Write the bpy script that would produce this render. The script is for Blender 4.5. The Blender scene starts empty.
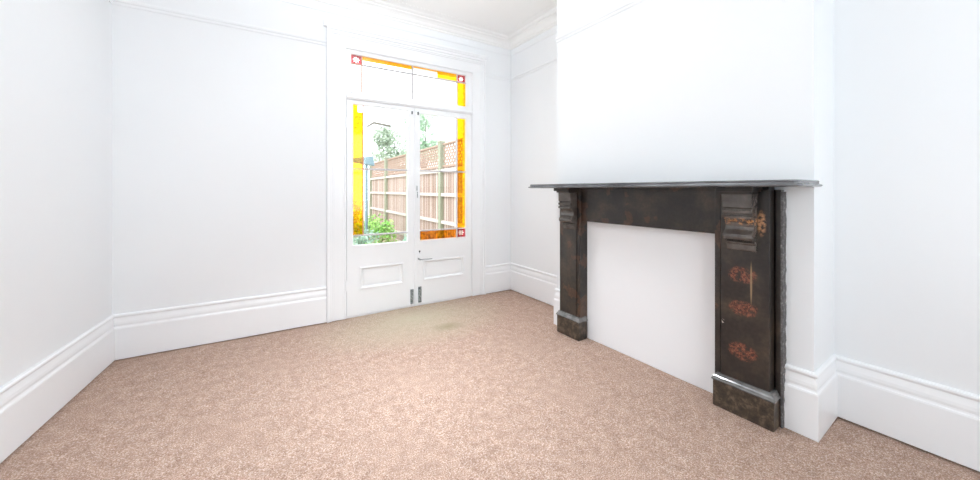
import bpy, math, random
from mathutils import Vector
random.seed(7)
C = bpy.context.scene.collection
# ---------------------------------------------------------------- room constants
YB = 3.3435
XL, TL = -.968, -.0527          # left wall:  x = XL + TL*(YB-y)
XR, TR = 2.3071, .0499           # right wall: x = XR + TR*(YB-y)
YR = -1.45                       # rear wall
ZC = 2.86                        # ceiling
lx = lambda y: XL + TL * (YB - y)
rx = lambda y: XR + TR * (YB - y)
_k = math.hypot(TR, 1)
U = (TR / _k, -1 / _k); N = (-1 / _k, -TR / _k)
def RW(s, o, z=0):               # s along the right wall from the back corner, o into the room
    return (XR + U[0] * s + N[0] * o, YB + U[1] * s + N[1] * o, z)

# ---------------------------------------------------------------- materials
def mat(name, col, rough=.5, spec=.5, metal=0):
    m = bpy.data.materials.new(name); m.use_nodes = True
    b = m.node_tree.nodes['Principled BSDF']
    b.inputs['Base Color'].default_value = (*col, 1); b.inputs['Roughness'].default_value = rough
    b.inputs['Specular IOR Level'].default_value = spec; b.inputs['Metallic'].default_value = metal
    return m
class NT:
    def __init__(s, m): s.m = m; s.t = m.node_tree; s.n = s.t.nodes; s.l = s.t.links; s.b = s.n.get('Principled BSDF')
    def node(s, ty, **kw):
        x = s.n.new(ty)
        for k, v in kw.items():
            if k in x.inputs: x.inputs[k].default_value = v
            else: setattr(x, k, v)
        return x
    def link(s, a, b): s.l.new(a, b)
    def pos(s): return s.node('ShaderNodeNewGeometry').outputs['Position']
    def noise(s, scale, detail=2, rough=.5, vec=None):
        x = s.node('ShaderNodeTexNoise'); x.inputs['Scale'].default_value = scale
        x.inputs['Detail'].default_value = detail; x.inputs['Roughness'].default_value = rough
        s.link(vec if vec is not None else s.pos(), x.inputs['Vector']); return x.outputs['Fac']
    def ramp(s, fac, stops, interp='LINEAR'):
        r = s.node('ShaderNodeValToRGB'); cr = r.color_ramp; cr.interpolation = interp
        while len(cr.elements) > 1: cr.elements.remove(cr.elements[-1])
        cr.elements[0].position = stops[0][0]; cr.elements[0].color = (*stops[0][1], 1)
        for p, c in stops[1:]: e = cr.elements.new(p); e.color = (*c, 1)
        s.link(fac, r.inputs['Fac']); return r.outputs['Color']
    def mix(s, fac, a, b, mode='MIX'):
        x = s.node('ShaderNodeMix'); x.data_type = 'RGBA'; x.blend_type = mode
        for v, i in ((fac, 0), (a, 6), (b, 7)):
            if isinstance(v, (int, float)): x.inputs[i].default_value = v
            elif isinstance(v, tuple): x.inputs[i].default_value = (*v, 1)
            else: s.link(v, x.inputs[i])
        return x.outputs[2]
    def math(s, op, a, b=0.0, clamp=False):
        x = s.node('ShaderNodeMath'); x.operation = op; x.use_clamp = clamp
        for v, i in ((a, 0), (b, 1)):
            if isinstance(v, (int, float)): x.inputs[i].default_value = v
            else: s.link(v, x.inputs[i])
        return x.outputs[0]
    def blob(s, cx, cy, cz, rx_, ry_, rz_):      # soft ellipsoid mask of a stain / paint remnant
        v = s.node('ShaderNodeVectorMath', operation='SUBTRACT'); s.link(s.pos(), v.inputs[0]); v.inputs[1].default_value = (cx, cy, cz)
        w = s.node('ShaderNodeVectorMath', operation='DIVIDE'); s.link(v.outputs[0], w.inputs[0]); w.inputs[1].default_value = (rx_, ry_, rz_)
        l = s.node('ShaderNodeVectorMath', operation='LENGTH'); s.link(w.outputs[0], l.inputs[0])
        return s.math('SUBTRACT', 1.0, l.outputs['Value'], True)
    def bump(s, h, strength, dist=.01):
        x = s.node('ShaderNodeBump'); x.inputs['Strength'].default_value = strength; x.inputs['Distance'].default_value = dist
        s.link(h, x.inputs['Height']); s.link(x.outputs[0], s.b.inputs['Normal'])

def wall_mat(name, col):
    m = mat(name, col, .55, .3); t = NT(m)
    n = t.noise(1.3, 3); t.link(t.mix(t.math('MULTIPLY', n, .5), tuple(c * 1.0 for c in col), tuple(c * .965 for c in col)), t.b.inputs['Base Color'])
    t.bump(t.noise(90, 2), .05, .002); return m
M = {}
M['wall'] = wall_mat('white_wall_paint', (.86, .88, .90))
M['ceil'] = wall_mat('white_ceiling_paint', (.90, .90, .89))
M['gloss'] = mat('white_gloss_paint', (.90, .915, .935), .28, .45)
t = NT(M['gloss']); t.bump(t.noise(40, 2), .06, .002)
M['board'] = mat('white_board_paint', (.87, .88, .9), .5, .3)
M['outwall'] = mat('outside_render', (.75, .73, .70), .9, .2)

# carpet
m = M['carpet'] = mat('brown_fleck_carpet', (.3, .2, .15), .95, .08); t = NT(m)
f1 = t.noise(200, 3, .7); f2 = t.noise(110, 4, .7); f3 = t.noise(18, 4, .6); f4 = t.noise(3.0, 3, .6)
base = t.ramp(f1, [(.30, (.21, .12, .085)), (.44, (.44, .295, .225)), (.56, (.56, .41, .335)), (.70, (.90, .81, .76))])
base = t.mix(t.ramp(f2, [(.35, (0, 0, 0)), (.65, (1, 1, 1))]), base, (.46, .30, .225), 'MIX') if False else base
b2 = t.ramp(f2, [(.32, (.86, .83, .80)), (.5, (1, 1, 1)), (.70, (1.10, 1.11, 1.13))])
base = t.mix(1.0, base, b2, 'MULTIPLY')
b3 = t.ramp(f3, [(.3, (.86, .84, .83)), (.7, (1.12, 1.12, 1.12))]); base = t.mix(1.0, base, b3, 'MULTIPLY')
# sun-faded greenish patch before the garden door, and a dark stain in it
fade = t.math('MULTIPLY', t.blob(1.05, 3.0, 0, .95, .62, 1), t.math('ADD', f4, .9)); fade = t.math('MULTIPLY', fade, .62, True)
base = t.mix(fade, base, t.mix(f1, (.44, .38, .26), (.68, .63, .49)))
st = t.math('MULTIPLY', t.blob(1.22, 2.70, 0, .17, .10, 1), t.math('MULTIPLY', f2, 1.6), True)
base = t.mix(st, base, (.34, .29, .18))
t.link(base, t.b.inputs['Base Color'])
t.bump(t.math('ADD', f1, t.math('MULTIPLY', f2, 1.2)), .8, .006)

# old slate of the fireplace
def slate(name, patches=False):
    m = mat(name, (.03, .03, .03), .3, .5); t = NT(m)
    g = t.ramp(t.noise(6, 4, .55), [(.3, (.016, .013, .012)), (.5, (.027, .022, .019)), (.7, (.062, .046, .033))])
    s = t.ramp(t.noise(60, 2, .5), [(.3, (.82, .82, .82)), (.7, (1.25, 1.22, 1.2))]); col = t.mix(1.0, g, s, 'MULTIPLY')
    if patches:
        red = t.ramp(t.noise(85, 5, .8), [(.42, (.035, .02, .015)), (.49, (.17, .045, .028)), (.56, (.36, .13, .075)), (.62, (.06, .04, .03))])
        msk = None
        for z, r in ((.715, .055), (.545, .050), (.325, .058)):
            p = RW(2.475, .41)
            b = t.blob(p[0], p[1], z, .3, .095, r * 1.15); b = t.math('SUBTRACT', t.math('MULTIPLY', b, 3.2), t.math('MULTIPLY', t.noise(24, 4, .7), 1.7), True); b = t.math('MULTIPLY', b, 1.8, True)
            msk = b if msk is None else t.math('MAXIMUM', msk, b)
        msk = t.math('MULTIPLY', msk, t.ramp(t.noise(42, 4, .7), [(.38, (0, 0, 0)), (.55, (1, 1, 1))]), True)
        col = t.mix(msk, col, red)
        p = RW(2.555, .41)
        b = t.math('MULTIPLY', t.blob(p[0], p[1], .985, .2, .022, .07), 2.0, True)
        b = t.math('MULTIPLY', b, t.ramp(t.noise(60, 3, .7), [(.42, (0, 0, 0)), (.55, (1, 1, 1))]), True)
        col = t.mix(b, col, (.50, .25, .12))
        q = RW(2.512, .41)            # long ochre drip beside the patches
        b = t.math('MULTIPLY', t.blob(q[0], q[1], .68, .2, .0055, .12), 2.5, True)
        col = t.mix(t.math('MULTIPLY', b, .8), col, (.33, .22, .12))
        q = RW(2.385, .41)
        b = t.math('MULTIPLY', t.blob(q[0], q[1], .455, .2, .008, .012), 4, True)
        col = t.mix(t.math('MULTIPLY', b, t.math('GREATER_THAN', t.noise(160, 1), .52)), col, (.7, .6, .52))
    else:
        r = t.math('MULTIPLY', t.math('GREATER_THAN', t.noise(7, 3, .5), .60), t.noise(60, 2)); col = t.mix(t.math('MULTIPLY', r, .45), col, (.20, .09, .045))
    t.link(col, t.b.inputs['Base Color'])
    t.b.inputs['Roughness'].default_value = .30
    return m
M['slate'] = slate('dark_slate'); M['slate_red'] = slate('dark_slate_with_red_marbling', True)
m = M['corbel'] = mat('worn_slate', (.07, .06, .05), .2, .7); t = NT(m)
c = t.ramp(t.noise(14, 4, .6), [(.3, (.06, .048, .042)), (.6, (.11, .095, .085)), (.75, (.17, .14, .12))])
w = t.math('MULTIPLY', t.blob(*RW(2.47, .47, .992), .3, .3, .022), 1.6, True)
w = t.math('MULTIPLY', w, t.ramp(t.noise(55, 4, .75), [(.5, (0, 0, 0)), (.58, (1, 1, 1))]), True)
t.link(t.mix(w, c, (.55, .27, .12)), t.b.inputs['Base Color']); t.bump(t.noise(40, 3), .2, .003)
m = M['edge'] = mat('polished_slate', (.12, .125, .13), .16, .6); t = NT(m)
t.link(t.ramp(t.noise(6, 2, .5), [(.35, (.085, .088, .095)), (.7, (.17, .175, .185))]), t.b.inputs['Base Color']); 
m = M['mould'] = mat('rubbed_slate_moulding', (.22, .22, .22), .15, .8); t = NT(m)
t.link(t.ramp(t.noise(18, 2, .4), [(.35, (.09, .09, .09)), (.7, (.19, .185, .18))]), t.b.inputs['Base Color'])
m = M['plinth'] = mat('scuffed_slate', (.05, .04, .03), .45, .4); t = NT(m)
t.link(t.ramp(t.noise(22, 5, .7), [(.32, (.018, .014, .012)), (.5, (.062, .045, .032)), (.64, (.15, .115, .08)), (.72, (.04, .03, .025))]), t.b.inputs['Base Color']); t.bump(t.noise(40, 4), .3, .003)
m = M['plaster'] = mat('chipped_plaster', (.5, .48, .46), .9, .2); t = NT(m)
t.link(t.ramp(t.noise(60, 4, .7), [(.42, (.11, .105, .105)), (.60, (.17, .165, .165)), (.76, (.45, .44, .43))]), t.b.inputs['Base Color'])

# glass: tinted panes let coloured daylight through
def glass(name, col, dark=None, scale=30, rough=.05):
    m = bpy.data.materials.new(name); m.use_nodes = True; t = NT(m); t.n.remove(t.b)
    tr = t.node('ShaderNodeBsdfTransparent'); gl = t.node('ShaderNodeBsdfGlossy'); gl.inputs['Roughness'].default_value = rough
    mx = t.node('ShaderNodeMixShader'); mx.inputs[0].default_value = .04
    t.link(tr.outputs[0], mx.inputs[1]); t.link(gl.outputs[0], mx.inputs[2]); t.link(mx.outputs[0], t.n['Material Output'].inputs[0])
    tr.inputs[0].default_value = (*col, 1)
    if dark: t.link(t.ramp(t.noise(scale, 4, .6), [(.3, dark), (.52, col), (.75, tuple(min(1, c * 1.3) for c in col))]), tr.inputs[0])
    return m
M['clear'] = glass('clear_glass', (.97, .98, .98))
M['amber'] = glass('amber_glass', (.99, .66, .03), (.80, .50, .02), 45)
M['yellow'] = glass('yellow_glass', (.99, .66, .03), (.96, .59, .02), 30)
M['orange'] = glass('deep_amber_glass', (.93, .55, .12), (.55, .33, .08), 30)
M['red'] = glass('ruby_glass', (.66, .16, .19), (.58, .12, .15), 50)
M['flower'] = glass('etched_glass', (.99, .97, .97))
M['lead'] = mat('backlit_glazing_bar', (.60, .58, .60), .5, .3)  # grey of bars seen against the light, put into the colour
M['pinklead'] = mat('salmon_glazing_bar', (.72, .42, .34), .5, .3)
M['metal'] = mat('dull_steel', (.30, .33, .34), .4, .5, .6)
t = NT(M['metal']); t.link(t.ramp(t.noise(70, 3), [(.35, (.14, .17, .18)), (.65, (.45, .50, .51))]), t.b.inputs['Base Color'])
M['darkmetal'] = mat('dark_iron', (.04, .05, .06), .5, .5, .5)
M['steel'] = mat('painted_steel', (.36, .38, .40), .3, .6, .4)
M['lamp'] = mat('opal_fill_shade', (.9, .9, .88), .4)
# garden
m = M['fence'] = mat('fence_boards', (.6, .45, .35), .85, .2); t = NT(m)
sep = t.node('ShaderNodeSeparateXYZ'); t.link(t.pos(), sep.inputs[0])
fr = t.math('FRACT', t.math('MULTIPLY', sep.outputs[1], 10.0))
gap = t.math('LESS_THAN', fr, .16)
bd = t.noise(1.0, 0, .5, None)
cn = t.node('ShaderNodeTexWhiteNoise'); cn.noise_dimensions = '1D'; t.link(t.math('FLOOR', t.math('MULTIPLY', sep.outputs[1], 10.0)), cn.inputs['W'])
bc = t.ramp(cn.outputs['Value'], [(0, (.37, .26, .21)), (.5, (.48, .36, .31)), (1, (.60, .49, .44))])
t.link(t.mix(gap, bc, (.10, .05, .035)), t.b.inputs['Base Color'])
M['post'] = mat('weathered_post', (.34, .35, .26), .85, .2)
M['rail'] = mat('pale_rail_timber', (.60, .53, .48), .85, .2)
M['trellis'] = mat('trellis_timber', (.42, .29, .23), .85, .2)
def leafm(name, a, b):
    m = mat(name, a, .6, .3); t = NT(m); t.link(t.ramp(t.noise(6, 3), [(.35, a), (.65, b)]), t.b.inputs['Base Color']); return m
M['leaf_tree'] = leafm('tree_leaves', (.36, .52, .36), (.62, .76, .60))
M['leaf_pale'] = leafm('pale_leaves', (.40, .48, .38), (.62, .68, .56))
M['leaf_green'] = leafm('green_leaves', (.16, .42, .06), (.48, .78, .22))
M['leaf_blue'] = leafm('grey_green_leaves', (.22, .38, .26), (.50, .66, .56))
M['bark'] = mat('bark', (.22, .19, .17), .9)
M['grass'] = leafm('garden_ground', (.52, .48, .36), (.70, .68, .56))
M['paving'] = mat('pale_paving', (.75, .73, .70), .9)
M['soil'] = leafm('flower_bed', (.30, .24, .14), (.50, .46, .28))
M['house'] = mat('white_render', (.92, .92, .92), .9, .2)
M['slateroof'] = mat('house_roof', (.5, .48, .47), .8)
M['lampblue'] = mat('pale_blue_painted_metal', (.17, .26, .30), .5)

# ---------------------------------------------------------------- mesh helpers
class MB:
    def __init__(s): s.v = []; s.f = []
    def add(s, vs, fs):
        n = len(s.v); s.v += [tuple(v) for v in vs]; s.f += [tuple(i + n for i in f) for f in fs]; return s
    def box(s, x0, x1, y0, y1, z0, z1, T=None):
        vs = [(x, y, z) for z in (z0, z1) for y in (y0, y1) for x in (x0, x1)]
        if T: vs = [T(*v) for v in vs]
        return s.add(vs, [(0, 2, 3, 1), (4, 5, 7, 6), (0, 1, 5, 4), (2, 6, 7, 3), (0, 4, 6, 2), (1, 3, 7, 5)])
    def prism(s, pts, a, b):               # pts: list of fn(t)->3D for t=a and t=b
        n = len(pts); vs = [p(a) for p in pts] + [p(b) for p in pts]
        fs = [(i, (i + 1) % n, n + (i + 1) % n, n + i) for i in range(n)] + [tuple(range(n - 1, -1, -1)), tuple(range(n, 2 * n))]
        return s.add(vs, fs)
    def tube(s, p, q, r, r2=None, seg=8):
        p, q = Vector(p), Vector(q); d = (q - p).normalized(); a = d.orthogonal().normalized(); b = d.cross(a); r2 = r if r2 is None else r2
        vs = [p + (a * math.cos(k) + b * math.sin(k)) * r for k in [2 * math.pi * i / seg for i in range(seg)]]
        vs += [q + (a * math.cos(k) + b * math.sin(k)) * r2 for k in [2 * math.pi * i / seg for i in range(seg)]]
        return s.add(vs, [(i, (i + 1) % seg, seg + (i + 1) % seg, seg + i) for i in range(seg)] + [tuple(range(seg - 1, -1, -1)), tuple(range(seg, 2 * seg))])
    def leaves(s, c, r, n, size, rng):
        for _ in range(n):
            while True:
                p = Vector((rng.uniform(-1, 1), rng.uniform(-1, 1), rng.uniform(-1, 1)))
                if .25 < p.length < 1: break
            p = Vector((c[0] + p.x * r[0], c[1] + p.y * r[1], c[2] + p.z * r[2]))
            a = Vector((rng.uniform(-1, 1), rng.uniform(-1, 1), rng.uniform(-1, 1))).normalized(); b = a.orthogonal().normalized(); q = size * rng.uniform(.6, 1.3)
            s.add([p - a * q, p - b * q * .45, p + a * q, p + b * q * .45], [(0, 1, 2, 3)])
        return s
    def build(s, name, m, parent=None, bevel=0, smooth=False, seg=2):
        me = bpy.data.meshes.new(name)
        loc = Vector(parent.location) if parent is not None and parent.type == 'EMPTY' else Vector((0, 0, 0))
        if parent is not None and parent.type != 'EMPTY':
            loc = Vector(parent.get('_o', (0, 0, 0)))
        base = Vector((0, 0, 0))
        if parent is None:                 # origin at the base of the thing
            xs, ys, zs = zip(*s.v); base = Vector(((min(xs) + max(xs)) / 2, (min(ys) + max(ys)) / 2, min(zs)))
            loc = base
        me.from_pydata([tuple(Vector(v) - loc) for v in s.v], [], s.f); me.update()
        import bmesh
        bm = bmesh.new(); bm.from_mesh(me); bmesh.ops.recalc_face_normals(bm, faces=bm.faces); bm.to_mesh(me); bm.free()
        o = bpy.data.objects.new(name, me); C.objects.link(o); me.materials.append(M[m])
        if parent is None: o.location = base
        else: o.parent = parent
        ABS[o.name] = loc
        o['_o'] = tuple(loc)
        if bevel:
            b = o.modifiers.new('bevel', 'BEVEL'); b.width = bevel; b.segments = seg; b.limit_method = 'ANGLE'; b.angle_limit = .6
        if smooth:
            for p in me.polygons: p.use_smooth = True
        return o
ABS = {}
def tag(o, label=None, cat=None, group=None, kind=None):
    if label: o['label'] = label
    if cat: o['category'] = cat
    if group: o['group'] = group
    if kind: o['kind'] = kind
    return o
def empty(name, loc, label, cat, group=None, kind=None):
    o = bpy.data.objects.new(name, None); C.objects.link(o); o.location = loc; o.empty_display_size = .1
    return tag(o, label, cat, group, kind)
def struct(o, label, cat): return tag(o, label, cat, kind='structure')

# sweep a closed profile [(o,z)] along a 2-D path; room lies to the right of the path direction
def sweep(mb, path, prof, a=None, b=None):
    """path: full polyline; only segments a..b are emitted, mitres come from the full path"""
    n = len(path); a = 0 if a is None else a; b = n - 1 if b is None else b
    def nrm(i):
        d = Vector((path[i + 1][0] - path[i][0], path[i + 1][1] - path[i][1])).normalized(); return Vector((d.y, -d.x))
    rings = []
    for i in range(a, b + 1):
        if i == 0: m_ = nrm(0)
        elif i == n - 1: m_ = nrm(n - 2)
        else:
            n1, n2 = nrm(i - 1), nrm(i); m_ = (n1 + n2) / (1 + n1.dot(n2))
        rings.append([(path[i][0] + m_.x * o, path[i][1] + m_.y * o, z) for o, z in prof])
    k = len(prof); vs = [v for r in rings for v in r]; fs = []
    for r in range(len(rings) - 1):
        fs += [(r * k + j, r * k + (j + 1) % k, (r + 1) * k + (j + 1) % k, (r + 1) * k + j) for j in range(k)]
    fs += [tuple(range(k)), tuple(range(len(vs) - 1, len(vs) - k - 1, -1))]
    return mb.add(vs, fs)

# ---------------------------------------------------------------- room shell
OX0, OX1, OZ = .505, 1.80, 2.425          # garden door opening
TH = .22
# floor: carpet grid, edges tucked down a few millimetres
mb = MB(); nx, ny = 60, 80; vs = []
for j in range(ny + 1):
    y = YR - .05 + (YB + .04 - YR + .05) * j / ny
    for i in range(nx + 1):
        x = lx(y) - .03 + (rx(y) - lx(y) + .06) * i / nx
        d = min(x - lx(y), rx(y) - x, YB - y)
        z = -.002 + .0018 * math.sin(x * 7.1 + y * 3) * math.sin(y * 5.3)
        if d < .06: z -= .007
        vs.append((x, y, z))
fs = [(j * (nx + 1) + i, j * (nx + 1) + i + 1, (j + 1) * (nx + 1) + i + 1, (j + 1) * (nx + 1) + i) for j in range(ny) for i in range(nx)]
mb.add(vs, fs)
n0 = len(mb.v)
struct(mb.build('floor', 'carpet', smooth=True), 'brown flecked carpet covering the whole floor', 'floor')
mb = MB().box(-1.6, 2.9, YR - .3, YB + TH, ZC, ZC + .15)
struct(mb.build('ceiling', 'ceil'), 'plain white ceiling', 'ceiling')
def slab(name, p, q, th, label, z0=-.05, z1=ZC + .02):
    d = Vector((q[0] - p[0], q[1] - p[1])).normalized(); nn = Vector((-d.y, d.x)) * th   # outward = left of path
    mb = MB().add([(p[0], p[1], z0), (q[0], q[1], z0), (q[0] + nn.x, q[1] + nn.y, z0), (p[0] + nn.x, p[1] + nn.y, z0),
                   (p[0], p[1], z1), (q[0], q[1], z1), (q[0] + nn.x, q[1] + nn.y, z1), (p[0] + nn.x, p[1] + nn.y, z1)],
                  [(0, 1, 2, 3), (4, 5, 6, 7), (0, 1, 5, 4), (1, 2, 6, 5), (2, 3, 7, 6), (3, 0, 4, 7)])
    return struct(mb.build(name, 'wall'), label, 'wall')
slab('wall_left', (lx(YR - .2), YR - .2), (lx(YB + .0), YB), TH, 'white painted wall on the left')
# back wall around the opening
mb = MB(); X0, X1 = -1.3, 2.62
mb.box(X0, OX0, YB, YB + TH, -.05, ZC + .02).box(OX1, X1, YB, YB + TH, -.05, ZC + .02).box(OX0, OX1, YB, YB + TH, OZ, ZC + .02)
struct(mb.build('wall_back', 'wall'), 'white wall around the garden doors', 'wall')
slab('wall_right', (rx(YB), YB), (rx(YR - .2), YR - .2), TH, 'white wall behind the chimney breast, right')
S0, S1, OB = 1.072, 2.727, .325
mb = MB().box(S0, S1, -.02, OB, -.05, ZC + .02, T=RW)
struct(mb.build('wall_chimney_breast', 'wall'), 'white chimney breast standing out from the right wall', 'wall')
# rear wall behind the camera with an unseen window added to let in fill light
WX0, WX1, WZ0, WZ1 = -.35, 1.75, .62, 2.45
mb = MB().box(-1.7, WX0, YR - .2, YR, -.05, ZC + .02).box(WX1, 3.0, YR - .2, YR, -.05, ZC + .02)
mb.box(WX0, WX1, YR - .2, YR, -.05, WZ0).box(WX0, WX1, YR - .2, YR, WZ1, ZC + .02)
struct(mb.build('wall_rear', 'wall'), 'white wall with an added window opening behind the viewer', 'wall')
w2 = empty('window_added', ((WX0 + WX1) / 2, YR - .1, WZ0), 'unseen white framed window added to light the room', 'window', kind='structure')
mb = MB()
for a, b, c, d in ((WX0, WX0 + .06, WZ0, WZ1), (WX1 - .06, WX1, WZ0, WZ1), (WX0, WX1, WZ0, WZ0 + .06), (WX0, WX1, WZ1 - .06, WZ1), (WX0, WX1, 1.5, 1.55), (.67, .73, WZ0, WZ1)):
    mb.box(a, b, YR - .13, YR - .07, c, d)
mb.build('window_frame', 'gloss', w2, .004)
MB().box(WX0 + .05, WX1 - .05, YR - .102, YR - .098, WZ0 + .05, WZ1 - .05).build('glass', 'clear', w2)

# ---------------------------------------------------------------- skirting, rail, cornice
SK = [(-.004, .0), (.020, .0), (.020, .205), (.018, .213), (.014, .217), (.012, .224), (.014, .236), (.013, .250), (.009, .266), (.006, .278), (.007, .281), (.014, .285), (.016, .291), (.015, .298), (.010, .303), (-.004, .305)]
CX0, CX1 = .352, 1.945                    # outer edges of the door casing
pL = (lx(YR), YR); cBL = (XL, YB); cBR = (XR, YB)
b1, b2_ = RW(S0, 0)[:2], RW(S0, OB)[:2]; b3, b4 = RW(S1, OB)[:2], RW(S1, 0)[:2]; pR = (rx(YR), YR)
FS0, FS1 = 1.162, 2.622                   # fireplace slab ends
f1_, f2_ = RW(FS0, OB)[:2], RW(FS1, OB)[:2]
P1 = [pL, cBL, (CX0, YB)]; P2 = [(CX1, YB), cBR, b1, b2_, f1_]; P3 = [f2_, b3, b4, pR]
for nm, P, a, b, lb in (('baseboard_left', P1, 0, 1, 'tall white moulded skirting along the left wall'), ('baseboard_back_left', P1, 1, 2, 'tall white skirting between left corner and doors'),
                        ('baseboard_back_right', P2, 0, 1, 'short white skirting right of the doors'), ('baseboard_alcove', P2, 1, 4, 'white skirting in the alcove beyond the fireplace'),
                        ('baseboard_chimney', P3, 0, 2, 'white skirting around the near chimney breast corner'), ('baseboard_right', P3, 2, 3, 'tall white skirting along the near right wall')):
    struct(sweep(MB(), P, SK, a, b).build(nm, 'gloss'), lb, 'skirting')
RA = [(-.004, 2.405), (.005, 2.405), (.007, 2.412), (.007, 2.425), (.012, 2.432), (.013, 2.445), (.010, 2.452), (-.004, 2.452)]
PRt = [cBR, b1, b2_, b3, b4, pR]; PR = [(CX1, YB)] + PRt
struct(sweep(MB(), P1, RA).build('trim_1', 'wall'), 'thin white picture rail left of the doors', 'picture rail')
struct(sweep(MB(), PR, RA).build('trim_2', 'wall'), 'thin white picture rail around the chimney breast', 'picture rail')
CO = [(-.004, 2.775), (.012, 2.775), (.016, 2.783), (.016, 2.79), (.026, 2.794), (.032, 2.80), (.042, 2.818), (.060, 2.832), (.085, 2.840), (.090, 2.838), (.092, 2.846), (.112, 2.848), (.125, 2.852), (.14, ZC + .004), (-.004, ZC + .004)]
PC = [pL, cBL, cBR, b1, b2_, b3, b4, pR]
struct(sweep(MB(), PC, CO).build('trim_3', 'ceil'), 'moulded white cornice around the ceiling', 'cornice')
struct(sweep(MB(), PC, [(-.004, 2.700), (.006, 2.702), (.007, 2.709), (-.004, 2.712)]).build('trim_4', 'wall'), 'fine white bead below the cornice', 'moulding')
# line of small beads on the ceiling just inside the cornice
mb = MB()
x = XL + .25
while x < XR - .22:
    mb.box(x, x + .012, YB - .205, YB - .193, ZC - .004, ZC + .002); x += .035
y = YB - .23
while y > YR + .3:
    if not (RW(S0, 0)[1] + .2 > y > RW(S1, 0)[1] - .2):
        mb.box(rx(y) - .205, rx(y) - .193, y, y + .012, ZC - .004, ZC + .002)
    mb.box(lx(y) + .193, lx(y) + .205, y, y + .012, ZC - .004, ZC + .002); y -= .035
struct(mb.build('trim_5', 'ceil'), 'row of tiny plaster dots on the ceiling edge', 'moulding')

# ---------------------------------------------------------------- door casing
mb = MB(); I0, I1, IZ = .512, 1.793, 2.418
def arch(o0, o1, d0, d1):      # strip between offsets o0..o1 outside the opening, y depth d0..d1 (towards room negative)
    mb.box(I0 - o1, I0 - o0, YB - d1, YB - d0, -.004, IZ + o0)
    mb.box(I1 + o0, I1 + o1, YB - d1, YB - d0, -.004, IZ + o0)
    mb.box(I0 - o1, I1 + o1, YB - d1, YB - d0, IZ + o0, IZ + o1)
arch(0, .018, -.01, .018); arch(.018, .105, -.01, .012); arch(.105, .118, -.01, .020); arch(.118, .138, -.01, .026); arch(.138, .158, -.01, .036)
struct(mb.build('trim_6', 'gloss', bevel=.003), 'white moulded casing around the garden doors', 'door casing')
# cap shelf over the casing
CP = [(0, 2.570), (.034, 2.571), (.036, 2.582), (.046, 2.588), (.049, 2.598), (.056, 2.605), (.058, 2.616), (.050, 2.622), (0, 2.626)]
mb = MB()
pts = [(lambda tt, o=o, z=z: (tt, YB - o + .002, z)) for o, z in CP]
mb.prism(pts, .330, 1.962)
struct(mb.build('trim_7', 'gloss'), 'projecting white moulded cap over the doors', 'door hood')
# frame jambs, head and transom
FY0, FY1 = YB - .004, YB + .10
mb = MB()
mb.box(OX0 - .002, I0 + .003, YB - .002, YB + TH, 0, IZ).box(I1 - .003, OX1 + .002, YB - .002, YB + TH, 0, IZ).box(OX0, OX1, YB - .002, YB + TH, IZ - .002, OZ + .002)
mb.box(I0 + .003, I1 - .003, YB - .010, YB + .09, 1.968, 2.012).box(I0 + .003, I1 - .003, YB - .022, YB + .09, 1.978, 1.996)
mb.box(I0, I1, YB - .02 + .03, YB + TH + .05, -.03, .004)
struct(mb.build('trim_8', 'gloss', bevel=.003), 'white frame, transom bar and sill of the doors', 'door frame')

# ---------------------------------------------------------------- glazing
GY = YB + .022
def rect_ring(mb, x0, x1, z0, z1, steps):
    """nested rectangles, steps = [(inset, y)]"""
    n0 = len(mb.v); vs = []
    for ins, y in steps:
        vs += [(x0 + ins, y, z0 + ins), (x1 - ins, y, z0 + ins), (x1 - ins, y, z1 - ins), (x0 + ins, y, z1 - ins)]
    fs = []
    for k in range(len(steps) - 1):
        for j in range(4): fs.append((4 * k + j, 4 * k + (j + 1) % 4, 4 * k + 4 + (j + 1) % 4, 4 * k + 4 + j))
    mb.add(vs, fs); return 4 * (len(steps) - 1)
def pane(parent, nm, m, x0, x1, z0, z1, label=None):
    o = MB().box(x0, x1, GY - .002, GY + .002, z0, z1).build(nm, m, parent)
    if label: o['label'] = label
    return o
def star_pane(parent, x0, x1, z0, z1):
    # ruby glass with a clear eight petalled flower cut into it
    cx, cz = (x0 + x1) / 2, (z0 + z1) / 2; R = min(x1 - x0, z1 - z0) * .40; n = 64
    inner = []
    for k in range(n):
        a = 2 * math.pi * k / n; r = R * (.80 + .20 * math.cos(8 * a)); inner.append((cx + r * math.cos(a), cz + r * math.sin(a)))
    mb = MB(); vs = []
    for k, (px, pz) in enumerate(inner):
        a = 2 * math.pi * k / n; c, s_ = math.cos(a), math.sin(a)
        sx = (x1 - x0) / 2 / max(abs(c), 1e-6); sz = (z1 - z0) / 2 / max(abs(s_), 1e-6); q = min(sx, sz)
        vs += [(px, GY - .002, pz), (cx + c * q, GY - .002, cz + s_ * q), (px, GY + .002, pz), (cx + c * q, GY + .002, cz + s_ * q)]
    fs = []
    for k in range(n):
        j = (k + 1) % n
        fs += [(4 * k, 4 * j, 4 * j + 1, 4 * k + 1), (4 * k + 2, 4 * k + 3, 4 * j + 3, 4 * j + 2), (4 * k, 4 * k + 2, 4 * j + 2, 4 * j), (4 * k + 1, 4 * j + 1, 4 * j + 3, 4 * k + 3)]
    mb.add(vs, fs); p = mb.build('corner_pane', 'red', parent); p['label'] = 'red glass square with a clear flower'
    fl = MB(); fl.prism([(lambda tt, a=a, b=b: (a, tt, b)) for a, b in inner], GY - .0022, GY + .0022)
    f = fl.build('flower', 'flower', p); f['label'] = 'clear glass flower'
    return p
def bars(parent, segs, nm='glazing_bars', m='lead', w=.012):
    mb = MB()
    for x0, x1, z0, z1 in segs: mb.box(x0, x1, GY - .012, GY + .010, z0, z1)
    return mb.build(nm, m, parent, .002)

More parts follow.
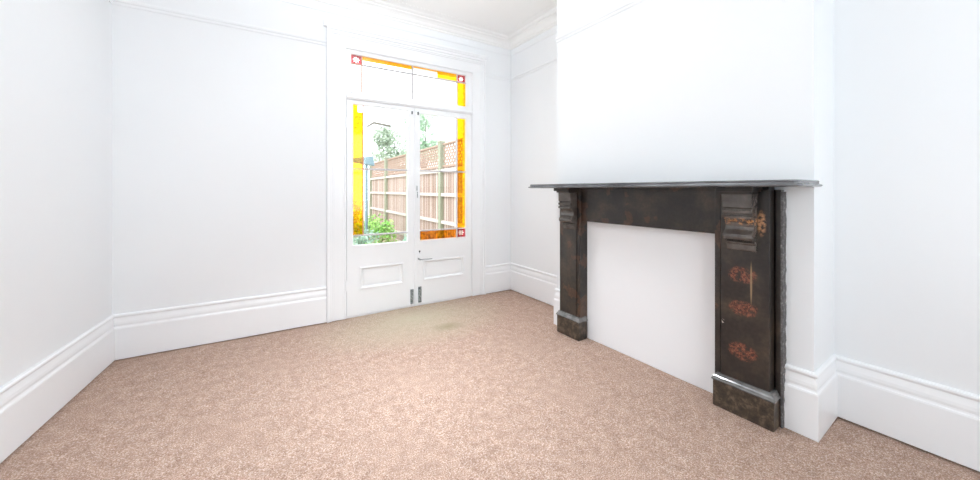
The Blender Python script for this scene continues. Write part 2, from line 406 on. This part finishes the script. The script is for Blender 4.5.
# fanlight
w1 = empty('window_1', (1.15, YB + .03, 2.01), 'wide fanlight with amber border panes above the doors', 'window', kind='structure')
GX0, GX1, FZ0, FZ1 = .556, 1.722, 2.046, 2.380
mb = MB()
mb.box(I0 + .003, GX0, YB - .0, YB + .045, 2.012, IZ).box(GX1, I1 - .003, YB - .0, YB + .045, 2.012, IZ)
mb.box(GX0, GX1, YB - .0, YB + .045, 2.012, FZ0).box(GX0, GX1, YB - .0, YB + .045, FZ1, IZ)
mb.build('window_frame', 'gloss', w1, .004)
LX, RX_, HB = .652, 1.622, 2.300
star_pane(w1, GX0 + .004, LX - .005, HB + .004, FZ1 - .002); star_pane(w1, RX_ + .005, GX1 - .004, HB + .004, FZ1 - .002)
pane(w1, 'border_pane', 'clear', GX0, LX, FZ0, HB, 'clear replacement side pane'); pane(w1, 'border_pane', 'yellow', RX_, GX1, FZ0, HB, 'amber side pane')
pane(w1, 'border_pane', 'yellow', LX, 1.127, FZ1 - .036, FZ1, 'amber sliver along the top'); pane(w1, 'border_pane', 'clear', LX, 1.127, HB, FZ1 - .036, 'clear pane in the top border')
pane(w1, 'border_pane', 'yellow', 1.139, 1.40, FZ1 - .012, FZ1, 'amber edge of the top border'); pane(w1, 'border_pane', 'clear', 1.139, 1.40, HB, FZ1 - .012, 'clear pane in the top border')
pane(w1, 'border_pane', 'yellow', 1.40, RX_, HB, FZ1, 'bright amber pane in the top border')
pane(w1, 'glass', 'clear', LX, 1.127, FZ0, HB); pane(w1, 'glass', 'clear', 1.139, RX_, FZ0, HB)
bars(w1, [(LX - .005, LX + .005, FZ0, FZ1), (GX0, LX, HB - .005, HB + .005)], 'glazing_bars', 'pinklead')
bars(w1, [(RX_ - .005, RX_ + .005, FZ0, FZ1), (1.127, 1.139, FZ0, FZ1), (LX, GX1, HB - .006, HB + .006)])

def leaf(name, x0, x1, g0, g1, gz0, gz1, px0, px1, label, mir):
    d = empty(name, ((x0 + x1) / 2, YB + .02, .008), label, 'door', kind='structure')
    ya, yb = YB + .002, YB + .042; z0, z1 = .008, 1.966; pz0, pz1 = .245, .432
    mb = MB()
    mb.box(x0, g0, ya, yb, z0, z1).box(g1, x1, ya, yb, z0, z1).box(g0, g1, ya, yb, gz1, z1)
    # panelled bottom: full slab pieces round the panel hole
    mb.box(g0, g1, ya, yb, z0, pz0).box(g0, g1, ya, yb, pz1, gz0).box(g0, px0, ya, yb, pz0, pz1).box(px1, g1, ya, yb, pz0, pz1)
    mb.build('door_frame', 'gloss', d)
    # bolection moulding and fielded panel
    mb = MB(); rect_ring(mb, px0 - .010, px1 + .010, pz0 - .010, pz1 + .010, [(0, ya + .001), (.002, ya - .007), (.010, ya - .009), (.018, ya - .004), (.024, ya + .012), (.030, ya + .014)])
    mb.build('panel_moulding', 'gloss', d)
    mb = MB(); k = rect_ring(mb, px0, px1, pz0, pz1, [(0, ya + .0145), (.018, ya + .0145), (.036, ya + .010)]); mb.f.append((k, k + 1, k + 2, k + 3))
    mb.build('lower_panel', 'gloss', d)
    mb = MB(); rect_ring(mb, g0 - .008, g1 + .008, gz0 - .008, gz1 + .008, [(0, ya + .001), (.002, ya - .004), (.008, ya - .003), (.013, GY - .003), (.013, GY)])
    mb.build('glazing_moulding', 'gloss', d)
    return d
XM = 1.150
d1 = leaf('door_1', .520, XM - .002, .572, 1.082, .640, 1.930, .640, 1.030, 'left white garden door with amber strip of glass', 1)
d2 = leaf('door_2', XM + .002, 1.786, 1.205, 1.722, .640, 1.915, 1.245, 1.690, 'right white garden door with handle and red corner pane', -1)
# left leaf glass
v = .662
pane(d1, 'border_pane', 'amber', .572, v, .735, 1.862, 'amber strip pane'); pane(d1, 'border_pane', 'yellow', .572, .617, 1.862, 1.930, 'yellow corner piece'); pane(d1, 'border_pane', 'clear', .617, v, 1.862, 1.930, 'clear patch in the amber strip')
pane(d1, 'border_pane', 'clear', .572, 1.082, .640, .727, 'clear bottom border pane')
pane(d1, 'glass', 'clear', v, 1.082, .735, 1.34); pane(d1, 'glass', 'clear', v, 1.082, 1.34, 1.930)
bars(d1, [(v + .003, 1.082, 1.333, 1.350), (.572, 1.082, .724, .738)]); bars(d1, [(v - .003, v + .006, .735, 1.930), (.572, v, 1.336, 1.345)], 'glazing_bars', 'pinklead')
# right leaf glass
v = 1.618
pane(d2, 'border_pane', 'yellow', v, 1.722, 1.34, 1.915, 'amber strip, upper pane'); pane(d2, 'border_pane', 'amber', v, 1.722, .738, 1.34, 'amber strip, lower pane')
pane(d2, 'border_pane', 'orange', 1.205, v, .640, .735, 'deep amber bottom pane')
star_pane(d2, v + .008, 1.718, .645, .733)
pane(d2, 'glass', 'clear', 1.205, v, .735, 1.34); pane(d2, 'glass', 'clear', 1.205, v, 1.34, 1.915)
bars(d2, [(v - .006, v + .008, .640, 1.915), (1.205, 1.722, 1.334, 1.348), (1.205, 1.722, .731, .743)])
# astragal on the meeting edge
MB().box(XM - .004, XM + .014, YB - .008, YB + .01, .012, 1.955).build('astragal', 'gloss', d2, .003)
# furniture
def bolt(parent, x, z0, z1, w=.016):
    o = MB().box(x - w, x + w, YB - .010, YB + .004, z0, z1).box(x - w * .4, x + w * .4, YB - .018, YB - .008, z0 + .004, z1 - .02).build('bolt_plate', 'metal', parent, .002)
    o['label'] = 'worn bare metal bolt at the foot'
bolt(d1, 1.121, .026, .168, .014); bolt(d2, 1.202, .026, .182)
for dd, x in ((d1, 1.122), (d2, 1.184)):
    MB().box(x - .004, x + .004, YB - .010, YB + .003, 1.895, 1.925).build('top_bolt', 'darkmetal', dd, .001)['label'] = 'small dark bolt end'
mb = MB().box(1.182, 1.218, YB - .004, YB + .004, .30, .50); mb.build('handle_plate', 'gloss', d2, .003)
h = MB().tube((1.188, YB, .462), (1.188, YB - .05, .462), .008, seg=12).tube((1.188, YB - .045, .462), (1.315, YB - .048, .458), .0055, .0045, seg=12).build('handle', 'steel', d2, smooth=False)
h['label'] = 'slim steel lever handle'
MB().tube((1.201, YB - .002, .535), (1.201, YB + .004, .535), .008, seg=12).box(1.199, 1.203, YB - .0025, YB + .004, .518, .535).build('keyhole', 'darkmetal', d2)['label'] = 'dark keyhole'
MB().box(1.170, 1.176, YB - .006, YB + .003, 1.14, 1.19).box(1.176, 1.181, YB - .006, YB + .003, 1.07, 1.13).build('latch', 'metal', d2)['label'] = 'small worn latch marks'
for dd, x, zz in ((d1, .512, (.29, 1.75)), (d2, 1.793, (.27, 1.75))):
    for z in zz:
        MB().tube((x, YB - .020, z - .045), (x, YB - .020, z + .045), .006, seg=8).build('hinge', 'gloss', dd)

# ---------------------------------------------------------------- fireplace
fp = empty('fireplace_surround', RW(1.88, .36, 0), 'black slate fireplace surround with moulded shelf on the chimney breast', 'fireplace')
F = lambda s, o, z: RW(s, o, z)
OPS0, OPS1 = 1.402, 2.342
# backing slabs (return strips visible outside the pilasters), rough plaster edge
for s0, s1, e in ((FS0 + .004, OPS0, -1), (OPS1, FS1 - .006, 1)):
    q0, q1 = (s0, s0 + .020) if e < 0 else (s1 - .020, s1)
    MB().box(s0, s1, OB - .002, .334, 0, 1.150, T=F).box(q0, q1, OB - .002, .362, 0, 1.150, T=F).build('side_slab', 'slate', fp)
rng = random.Random(3)
mb = MB(); zs = [0 + 1.14 * k / 60 for k in range(61)]; vs = []
for z in zs:
    j = .001 + .004 * rng.random()
    vs += [F(FS1 - .010, OB + .03, z), F(FS1 - .007, .3655, z), F(FS1 + j * .3, .3645, z), F(FS1 + j, OB + .001, z)]
fs = []
for k in range(60):
    for j in range(3): fs.append((4 * k + j, 4 * k + j + 1, 4 * k + 5 + j, 4 * k + 4 + j))
mb.add(vs, fs); mb.build('plaster_edge', 'plaster', fp)['label'] = 'chipped grey and white plaster edge'
def pilaster(s0, s1, inner, m):
    a, b = (s0, s1 - .032) if inner > 0 else (s0 + .032, s1)
    MB().box(a, b, .355, .415, .165, 1.150, T=F).build('pilaster', m, fp, .004)
    a2, b2 = (b + .003, s1) if inner > 0 else (s0, a - .003)
    MB().box(a2, b2, .330, .409, .0, 1.150, T=F).build('jamb_strip', 'slate', fp, .003)
    # plinth
    p0, p1 = (s0 - .010, s1 + .010) if inner > 0 else (s0 + .002, s1 + .022)
    MB().box(p0, p1, .345, .436, 0, .138, T=F).build('plinth', 'plinth', fp, .003)
    prof = [(0, .136), (.008, .140), (.009, .147), (.003, .152), (-.001, .160), (-.009, .166), (-.014, .176), (-.02, .178)]
    mb = MB(); vs = []
    prof = [(e * .6, .136 + (z - .136) * .9) for e, z in prof]
    for e, z in prof: vs += [F(p0 - e, .34, z), F(p0 - e, .436 + e, z), F(p1 + e, .436 + e, z), F(p1 + e, .34, z)]
    fs = []
    for k in range(len(prof) - 1):
        for j in range(3): fs.append((4 * k + j, 4 * k + j + 1, 4 * k + 5 + j, 4 * k + 4 + j))
    fs.append(tuple(4 * (len(prof) - 1) + j for j in range(4))); mb.add(vs, fs)
    mb.build('plinth_moulding', 'mould', fp)['label'] = 'pale rubbed moulding above the plinth'
    # corbel
    c = 2.474 if inner < 0 else 1.311
    P = [(.41, .838), (.424, .842), (.430, .850), (.431, .874), (.444, .878), (.446, .886), (.430, .889), (.430, .893), (.452, .894), (.472, .900), (.481, .912), (.480, .926), (.468, .938), (.455, .950), (.449, .966), (.453, .984), (.466, .998), (.470, 1.004), (.486, 1.006), (.488, 1.019), (.472, 1.022), (.472, 1.030), (.486, 1.033), (.487, 1.047), (.474, 1.050), (.474, 1.056), (.484, 1.062), (.485, 1.130), (.41, 1.130)]
    MB().prism([(lambda tt, o=o, z=z: F(tt, o, z)) for o, z in P], c - .063, c + .063).build('corbel', 'corbel', fp, .0015)
    MB().box(c - .068, c + .068, .40, .503, 1.128, 1.142, T=F).box(c - .080, c + .080, .36, .522, 1.140, 1.1625, T=F).build('corbel_cap', 'slate', fp, .003)
pilaster(1.192, OPS0, 1, 'slate'); pilaster(OPS1, 2.588, -1, 'slate_red')
# fix: jamb strips face the opening
MB().box(OPS0, OPS1, .328, .392, .910, 1.150, T=F).build('frieze', 'slate', fp, .003)
MB().box(1.195, 2.58, .328, .40, 1.142, 1.1625, T=F).build('bed_moulding', 'slate', fp, .002)
# shelf with canted front corners and a moulded edge
sA, sB, oF, oB_ = 1.030, 2.752, .620, OB - .0
def outline(e, z):
    r = .03; a, b, o = sA - e, sB + e, oF + e; q = []
    q.append(F(a, OB, z))
    for k in range(7):
        an = math.pi / 2 * k / 6; q.append(F(a + r - r * math.cos(an), o - r + r * math.sin(an), z))
    for k in range(7):
        an = math.pi / 2 * k / 6; q.append(F(b - r + r * math.sin(an), o - r + r * math.cos(an), z))
    q.append(F(b, OB, z)); return q
lay = [(-.018, 1.1625), (-.004, 1.1635), (.003, 1.166), (.005, 1.170), (.002, 1.174), (-.006, 1.177), (-.008, 1.181), (-.006, 1.188), (-.010, 1.193)]
mb = MB(); rows = [outline(e, z) for e, z in lay]; k = len(rows[0]); vs = [v for r in rows for v in r]
fs = [(r * k + j, r * k + (j + 1) % k, (r + 1) * k + (j + 1) % k, (r + 1) * k + j) for r in range(len(rows) - 1) for j in range(k)]
fs += [tuple(range(k)), tuple(range(len(vs) - 1, len(vs) - k - 1, -1))]
mb.add(vs, fs); mb.build('mantel_shelf', 'edge', fp)['label'] = 'polished dark grey slate shelf'
# white board closing the hearth opening
pb = MB().box(OPS0 - .0, OPS1 + .0, OB + .001, .3275, 0.0, .908, T=F).build('hearth_board', 'board')
tag(pb, 'plain white board closing the fireplace opening', 'board')

# ---------------------------------------------------------------- added fill pendant (unseen, above the view)
LXc, LYc, LZ = .62, 1.85, 2.40
cl = empty('added_fill_pendant', (LXc, LYc, LZ - .08), 'unseen white uplighter bowl added to even out the room light', 'lamp')
mb = MB(); nseg = 32; prof = [(.05, -.06), (.12, -.05), (.19, -.02), (.235, .03), (.245, .03), (.20, -.032), (.12, -.064), (.05, -.074)]
vs = [(LXc + q * math.cos(2 * math.pi * k / nseg), LYc + q * math.sin(2 * math.pi * k / nseg), LZ + z) for q, z in prof for k in range(nseg)]
fs = [(a * nseg + k, a * nseg + (k + 1) % nseg, ((a + 1) % 8) * nseg + (k + 1) % nseg, ((a + 1) % 8) * nseg + k) for a in range(8) for k in range(nseg)]
mb.add(vs, fs).build('fill_shade', 'lamp', cl, smooth=True)
MB().tube((LXc, LYc, LZ), (LXc, LYc, ZC - .02), .004).build('cord', 'lamp', cl)
MB().tube((LXc, LYc, ZC - .03), (LXc, LYc, ZC), .05, .06, 20).build('fill_rose', 'lamp', cl)
def disk(name, z, rot, size, e, spread):
    ld = bpy.data.lights.new(name, 'AREA'); ld.shape = 'DISK'; ld.size = size; ld.energy = e; ld.color = LC; ld.spread = spread
    lo = bpy.data.objects.new(name, ld); C.objects.link(lo); lo.location = (LXc, LYc, z); lo.rotation_euler = rot
LC = (.88, .94, 1)
disk('fill_up_light', LZ + .035, (math.pi, 0, 0), .40, 27.5, math.pi)  # added upward fill, bounced off the ceiling to even the walls
disk('fill_down_light', LZ - .08, (0, 0, 0), .10, 12, math.radians(88))  # added downward fill for the bright pool on the carpet

# ---------------------------------------------------------------- garden
MB().box(-12, 22, YB + .22, 45, -.32, -.20).build('garden_ground', 'grass')
struct(bpy.data.objects['garden_ground'], 'pale garden ground beyond the doors', 'ground')
struct(MB().box(-1.0, 2.3, YB + .24, 6.4, -.20, -.12).build('patio', 'paving'), 'pale paved patio outside the doors', 'patio')
FX = 2.62
fn = empty('garden_fence', (FX, 8, -.2), 'tall timber garden fence with trellis top along the right boundary', 'fence')
posts = [4.05 + 1.93 * k for k in range(5)]
for k, y in enumerate(posts):
    MB().box(FX - .10, FX - .0, y - .05, y + .05, -.2, 2.02).box(FX - .11, FX + .01, y - .06, y + .06, 2.02, 2.05).build('post', 'post', fn, .005)
    if k == len(posts) - 1: break
    y0, y1 = y + .05, posts[k + 1] - .05
    MB().box(FX - .03, FX - .01, y0, y1, -.12, 1.56).build('board_panel', 'fence', fn)
    for z in (.08, .56, 1.06, 1.50):
        MB().box(FX - .085, FX - .03, y0, y1, z - .03, z + .03).build('rail', 'rail', fn, .003)
    mb = MB(); n = 22; Lh = 1.60, 1.98
    for q in range(-5, n):
        for sg in (1, -1):
            a0 = y0 + (y1 - y0) * q / (n - 5); H = Lh[1] - Lh[0]
            p0, p1 = (a0, Lh[0]), (a0 + H, Lh[1])
            if sg < 0: p0, p1 = (a0, Lh[1]), (a0 + H, Lh[0])
            # clip to the bay
            def clip(pa, pb):
                (ya, za), (yb_, zb) = pa, pb; t0 = max(0, (y0 - ya) / (yb_ - ya)); t1 = min(1, (y1 - ya) / (yb_ - ya))
                return None if t0 >= t1 else ((ya + (yb_ - ya) * t0, za + (zb - za) * t0), (ya + (yb_ - ya) * t1, za + (zb - za) * t1))
            cc = clip(p0, p1)
            if cc:
                (ya, za), (yb_, zb) = cc; xx = FX - .035 if sg > 0 else FX - .022; w = .017
                mb.add([(xx, ya, za - w), (xx, yb_, zb - w), (xx, yb_, zb + w), (xx, ya, za + w), (xx + .012, ya, za - w), (xx + .012, yb_, zb - w), (xx + .012, yb_, zb + w), (xx + .012, ya, za + w)],
                       [(0, 1, 2, 3), (4, 5, 6, 7), (0, 1, 5, 4), (1, 2, 6, 5), (2, 3, 7, 6), (3, 0, 4, 7)])
    mb.box(FX - .05, FX - .0, y0, y1, 1.97, 2.0).box(FX - .05, FX, y0, y1, 1.56, 1.60)
    mb.build('trellis', 'trellis', fn)
# fence across the far end of the garden
fe = empty('garden_fence', (0, 15.8, -.2), 'distant low timber fence across the garden end', 'fence')
MB().box(-6, FX, 15.8, 15.85, -.2, 1.35).build('board_panel', 'paving', fe)
for k in range(5): MB().box(-6 + 2 * k, -5.9 + 2 * k, 15.7, 15.8, -.2, 1.45).build('post', 'post', fe)

rng = random.Random(11)
def shrub(x, y, h, r, m, label, n=420, size=.045):
    e = empty('shrub', (x, y, -.2), label, 'shrub', 'shrubs along the fence')
    mb = MB()
    for k in range(6):
        a = 2 * math.pi * k / 6; mb.tube((x, y, -.2), (x + r * .5 * math.cos(a), y + r * .5 * math.sin(a), -.2 + h * .8), .008, .004, 5)
    mb.build('stem', 'bark', e)
    mb = MB()
    for k in range(5):
        mb.leaves((x + rng.uniform(-.4, .4) * r, y + rng.uniform(-.4, .4) * r, -.2 + h * rng.uniform(.35, .75)), (r * .7, r * .7, h * .35), n // 5, size, rng)
    mb.build('foliage', m, e)
shrub(2.02, 8.3, .74, .38, 'leaf_green', 'bright green shrub before the middle of the fence')
shrub(1.50, 7.6, .55, .33, 'leaf_blue', 'low grey green shrub seen low in the left door')
shrub(1.98, 9.6, .70, .40, 'leaf_green', 'green shrub farther along the fence')
shrub(1.70, 11.0, 1.15, .40, 'leaf_blue', 'tall grey green shrub far down the garden')
shrub(1.45, 6.3, .42, .30, 'leaf_green', 'small green plant nearest the patio edge')
shrub(2.20, 6.6, .50, .26, 'leaf_blue', 'low plant at the foot of the nearest fence bay')
shrub(.95, 9.5, .6, .4, 'leaf_blue', 'grey green shrub seen behind the amber strip')
shrub(2.25, 5.2, .40, .22, 'leaf_green', 'small plant under the near fence post')
MB().box(1.75, FX - .1, 4.2, 14, -.20, -.10).build('flower_bed', 'soil')
struct(bpy.data.objects['flower_bed'], 'planted bed along the fence', 'flower bed')

def tree(x, y, h, blobs, m, label, n, size):
    e = empty('tree', (x, y, -.2), label, 'tree')
    mb = MB().tube((x, y, -.2), (x, y, h * .6), .12, .07, 10)
    for (bx, by, bz, r) in blobs: mb.tube((x, y, h * .45), (bx, by, bz), .05, .02, 6)
    mb.build('trunk', 'bark', e)
    mb = MB()
    for (bx, by, bz, r) in blobs: mb.leaves((bx, by, bz), (r, r, r), n, size, rng)
    mb.build('foliage', m, e); return e
# pale tree standing behind the fence, between the two doors
tr = tree(5.6, 15.0, 4.2, [(5.55, 15, 3.6, .75), (5.7, 15, 4.7, .8), (5.3, 15.2, 2.9, .6), (5.9, 14.8, 2.9, .55), (5.2, 15, 4.2, .5)], 'leaf_tree', 'green tree beyond the fence seen in both doors', 420, .10)
tp = tree(4.6, 16.5, 3.6, [(4.7, 16.5, 3.4, .8), (4.3, 16.5, 2.6, .7), (4.9, 16.4, 2.4, .7), (4.2, 16.6, 3.6, .5)], 'leaf_pale', 'pale hazy tree behind the far fence bays', 420, .11)
# forked bare branch reaching left out of the pale tree
MB().tube((4.5, 16.5, 4.15), (3.68, 16.3, 4.2), .055, .05, 6).tube((3.68, 16.3, 4.2), (3.38, 16.2, 3.98), .055, .04, 6).build('branch', 'bark', tp)['label'] = 'bare dark angled branch'
# neighbouring white house
hs = empty('neighbouring_house', (11.5, 22, -.2), 'plain white rendered house beyond the fence', 'house')
MB().box(8.45, 15, 21, 27, -.2, 12.5).build('wall', 'house', hs)
MB().add([(8.2, 20.7, 12.5), (15.3, 20.7, 12.5), (15.3, 27.3, 12.5), (8.2, 27.3, 12.5), (8.2, 24, 14.6), (15.3, 24, 14.6)], [(0, 1, 5, 4), (2, 3, 4, 5), (0, 4, 3), (1, 2, 5), (0, 3, 2, 1)]).build('roof', 'slateroof', hs)
# garden lamp post, pale blue
gx, gy = 1.66, 8.05
gl = empty('garden_lamp', (gx, gy, -.2), 'pale blue garden lamp post seen in the left door', 'lamp')
MB().tube((gx, gy, -.2), (gx, gy, 1.78), .035, .03, 10).build('pole', 'lampblue', gl)
mb = MB().add([(gx - .42, gy - .08, 1.78), (gx - .42, gy + .08, 1.78), (gx + .16, gy + .10, 1.68), (gx + .16, gy - .10, 1.68), (gx - .36, gy - .05, 1.83), (gx - .36, gy + .05, 1.83), (gx + .13, gy + .05, 1.90), (gx + .13, gy - .05, 1.90)],
              [(0, 1, 2, 3), (4, 7, 6, 5), (0, 3, 7, 4), (3, 2, 6, 7), (2, 1, 5, 6), (1, 0, 4, 5)])
mb.build('lamp_head', 'lampblue', gl, .01)

# ---------------------------------------------------------------- light
W = bpy.data.worlds.new('sky'); bpy.context.scene.world = W; W.use_nodes = True
W.node_tree.nodes['Background'].inputs[0].default_value = (.90, .96, 1, 1); W.node_tree.nodes['Background'].inputs[1].default_value = 2.8
def area(name, loc, rot, sx, sy, e, col=(1, 1, 1)):
    d = bpy.data.lights.new(name, 'AREA'); d.shape = 'RECTANGLE'; d.size = sx; d.size_y = sy; d.energy = e; d.color = col
    o = bpy.data.objects.new(name, d); C.objects.link(o); o.location = loc; o.rotation_euler = rot; return o
area('rear_fill_light', ((WX0 + WX1) / 2, YR - .22, (WZ0 + WZ1) / 2), (math.radians(90), 0, 0), 2.0, 1.75, 25, (.88, .945, 1))  # added area fill shining in through the unseen rear window
sd = bpy.data.lights.new('sun', 'SUN'); sd.energy = 1.5; sd.angle = .05; sd.color = (1, .97, .95)
so = bpy.data.objects.new('sun', sd); C.objects.link(so); so.rotation_euler = (math.radians(18), math.radians(-48), 0); so.location = (0, 8, 8)

# ---------------------------------------------------------------- camera
cd = bpy.data.cameras.new('camera'); cam = bpy.data.objects.new('camera', cd); C.objects.link(cam)
cam.location = (0, 0, 1.15); cam.rotation_euler = (math.radians(90), 0, -.5441)
cd.sensor_width = 36; cd.lens = 348.46 / 980 * 36; cd.shift_y = -(240 - 189.76) / 980; cd.clip_start = .02
S = bpy.context.scene; S.camera = cam
S.view_settings.view_transform = 'Standard'; S.view_settings.look = 'None'; S.view_settings.gamma = 1; S.view_settings.use_curve_mapping = False
S.view_settings.exposure = .15
S.cycles.max_bounces = 12; S.cycles.diffuse_bounces = 8; S.cycles.transparent_max_bounces = 16
for o in bpy.data.objects:
    if '_o' in o: del o['_o']
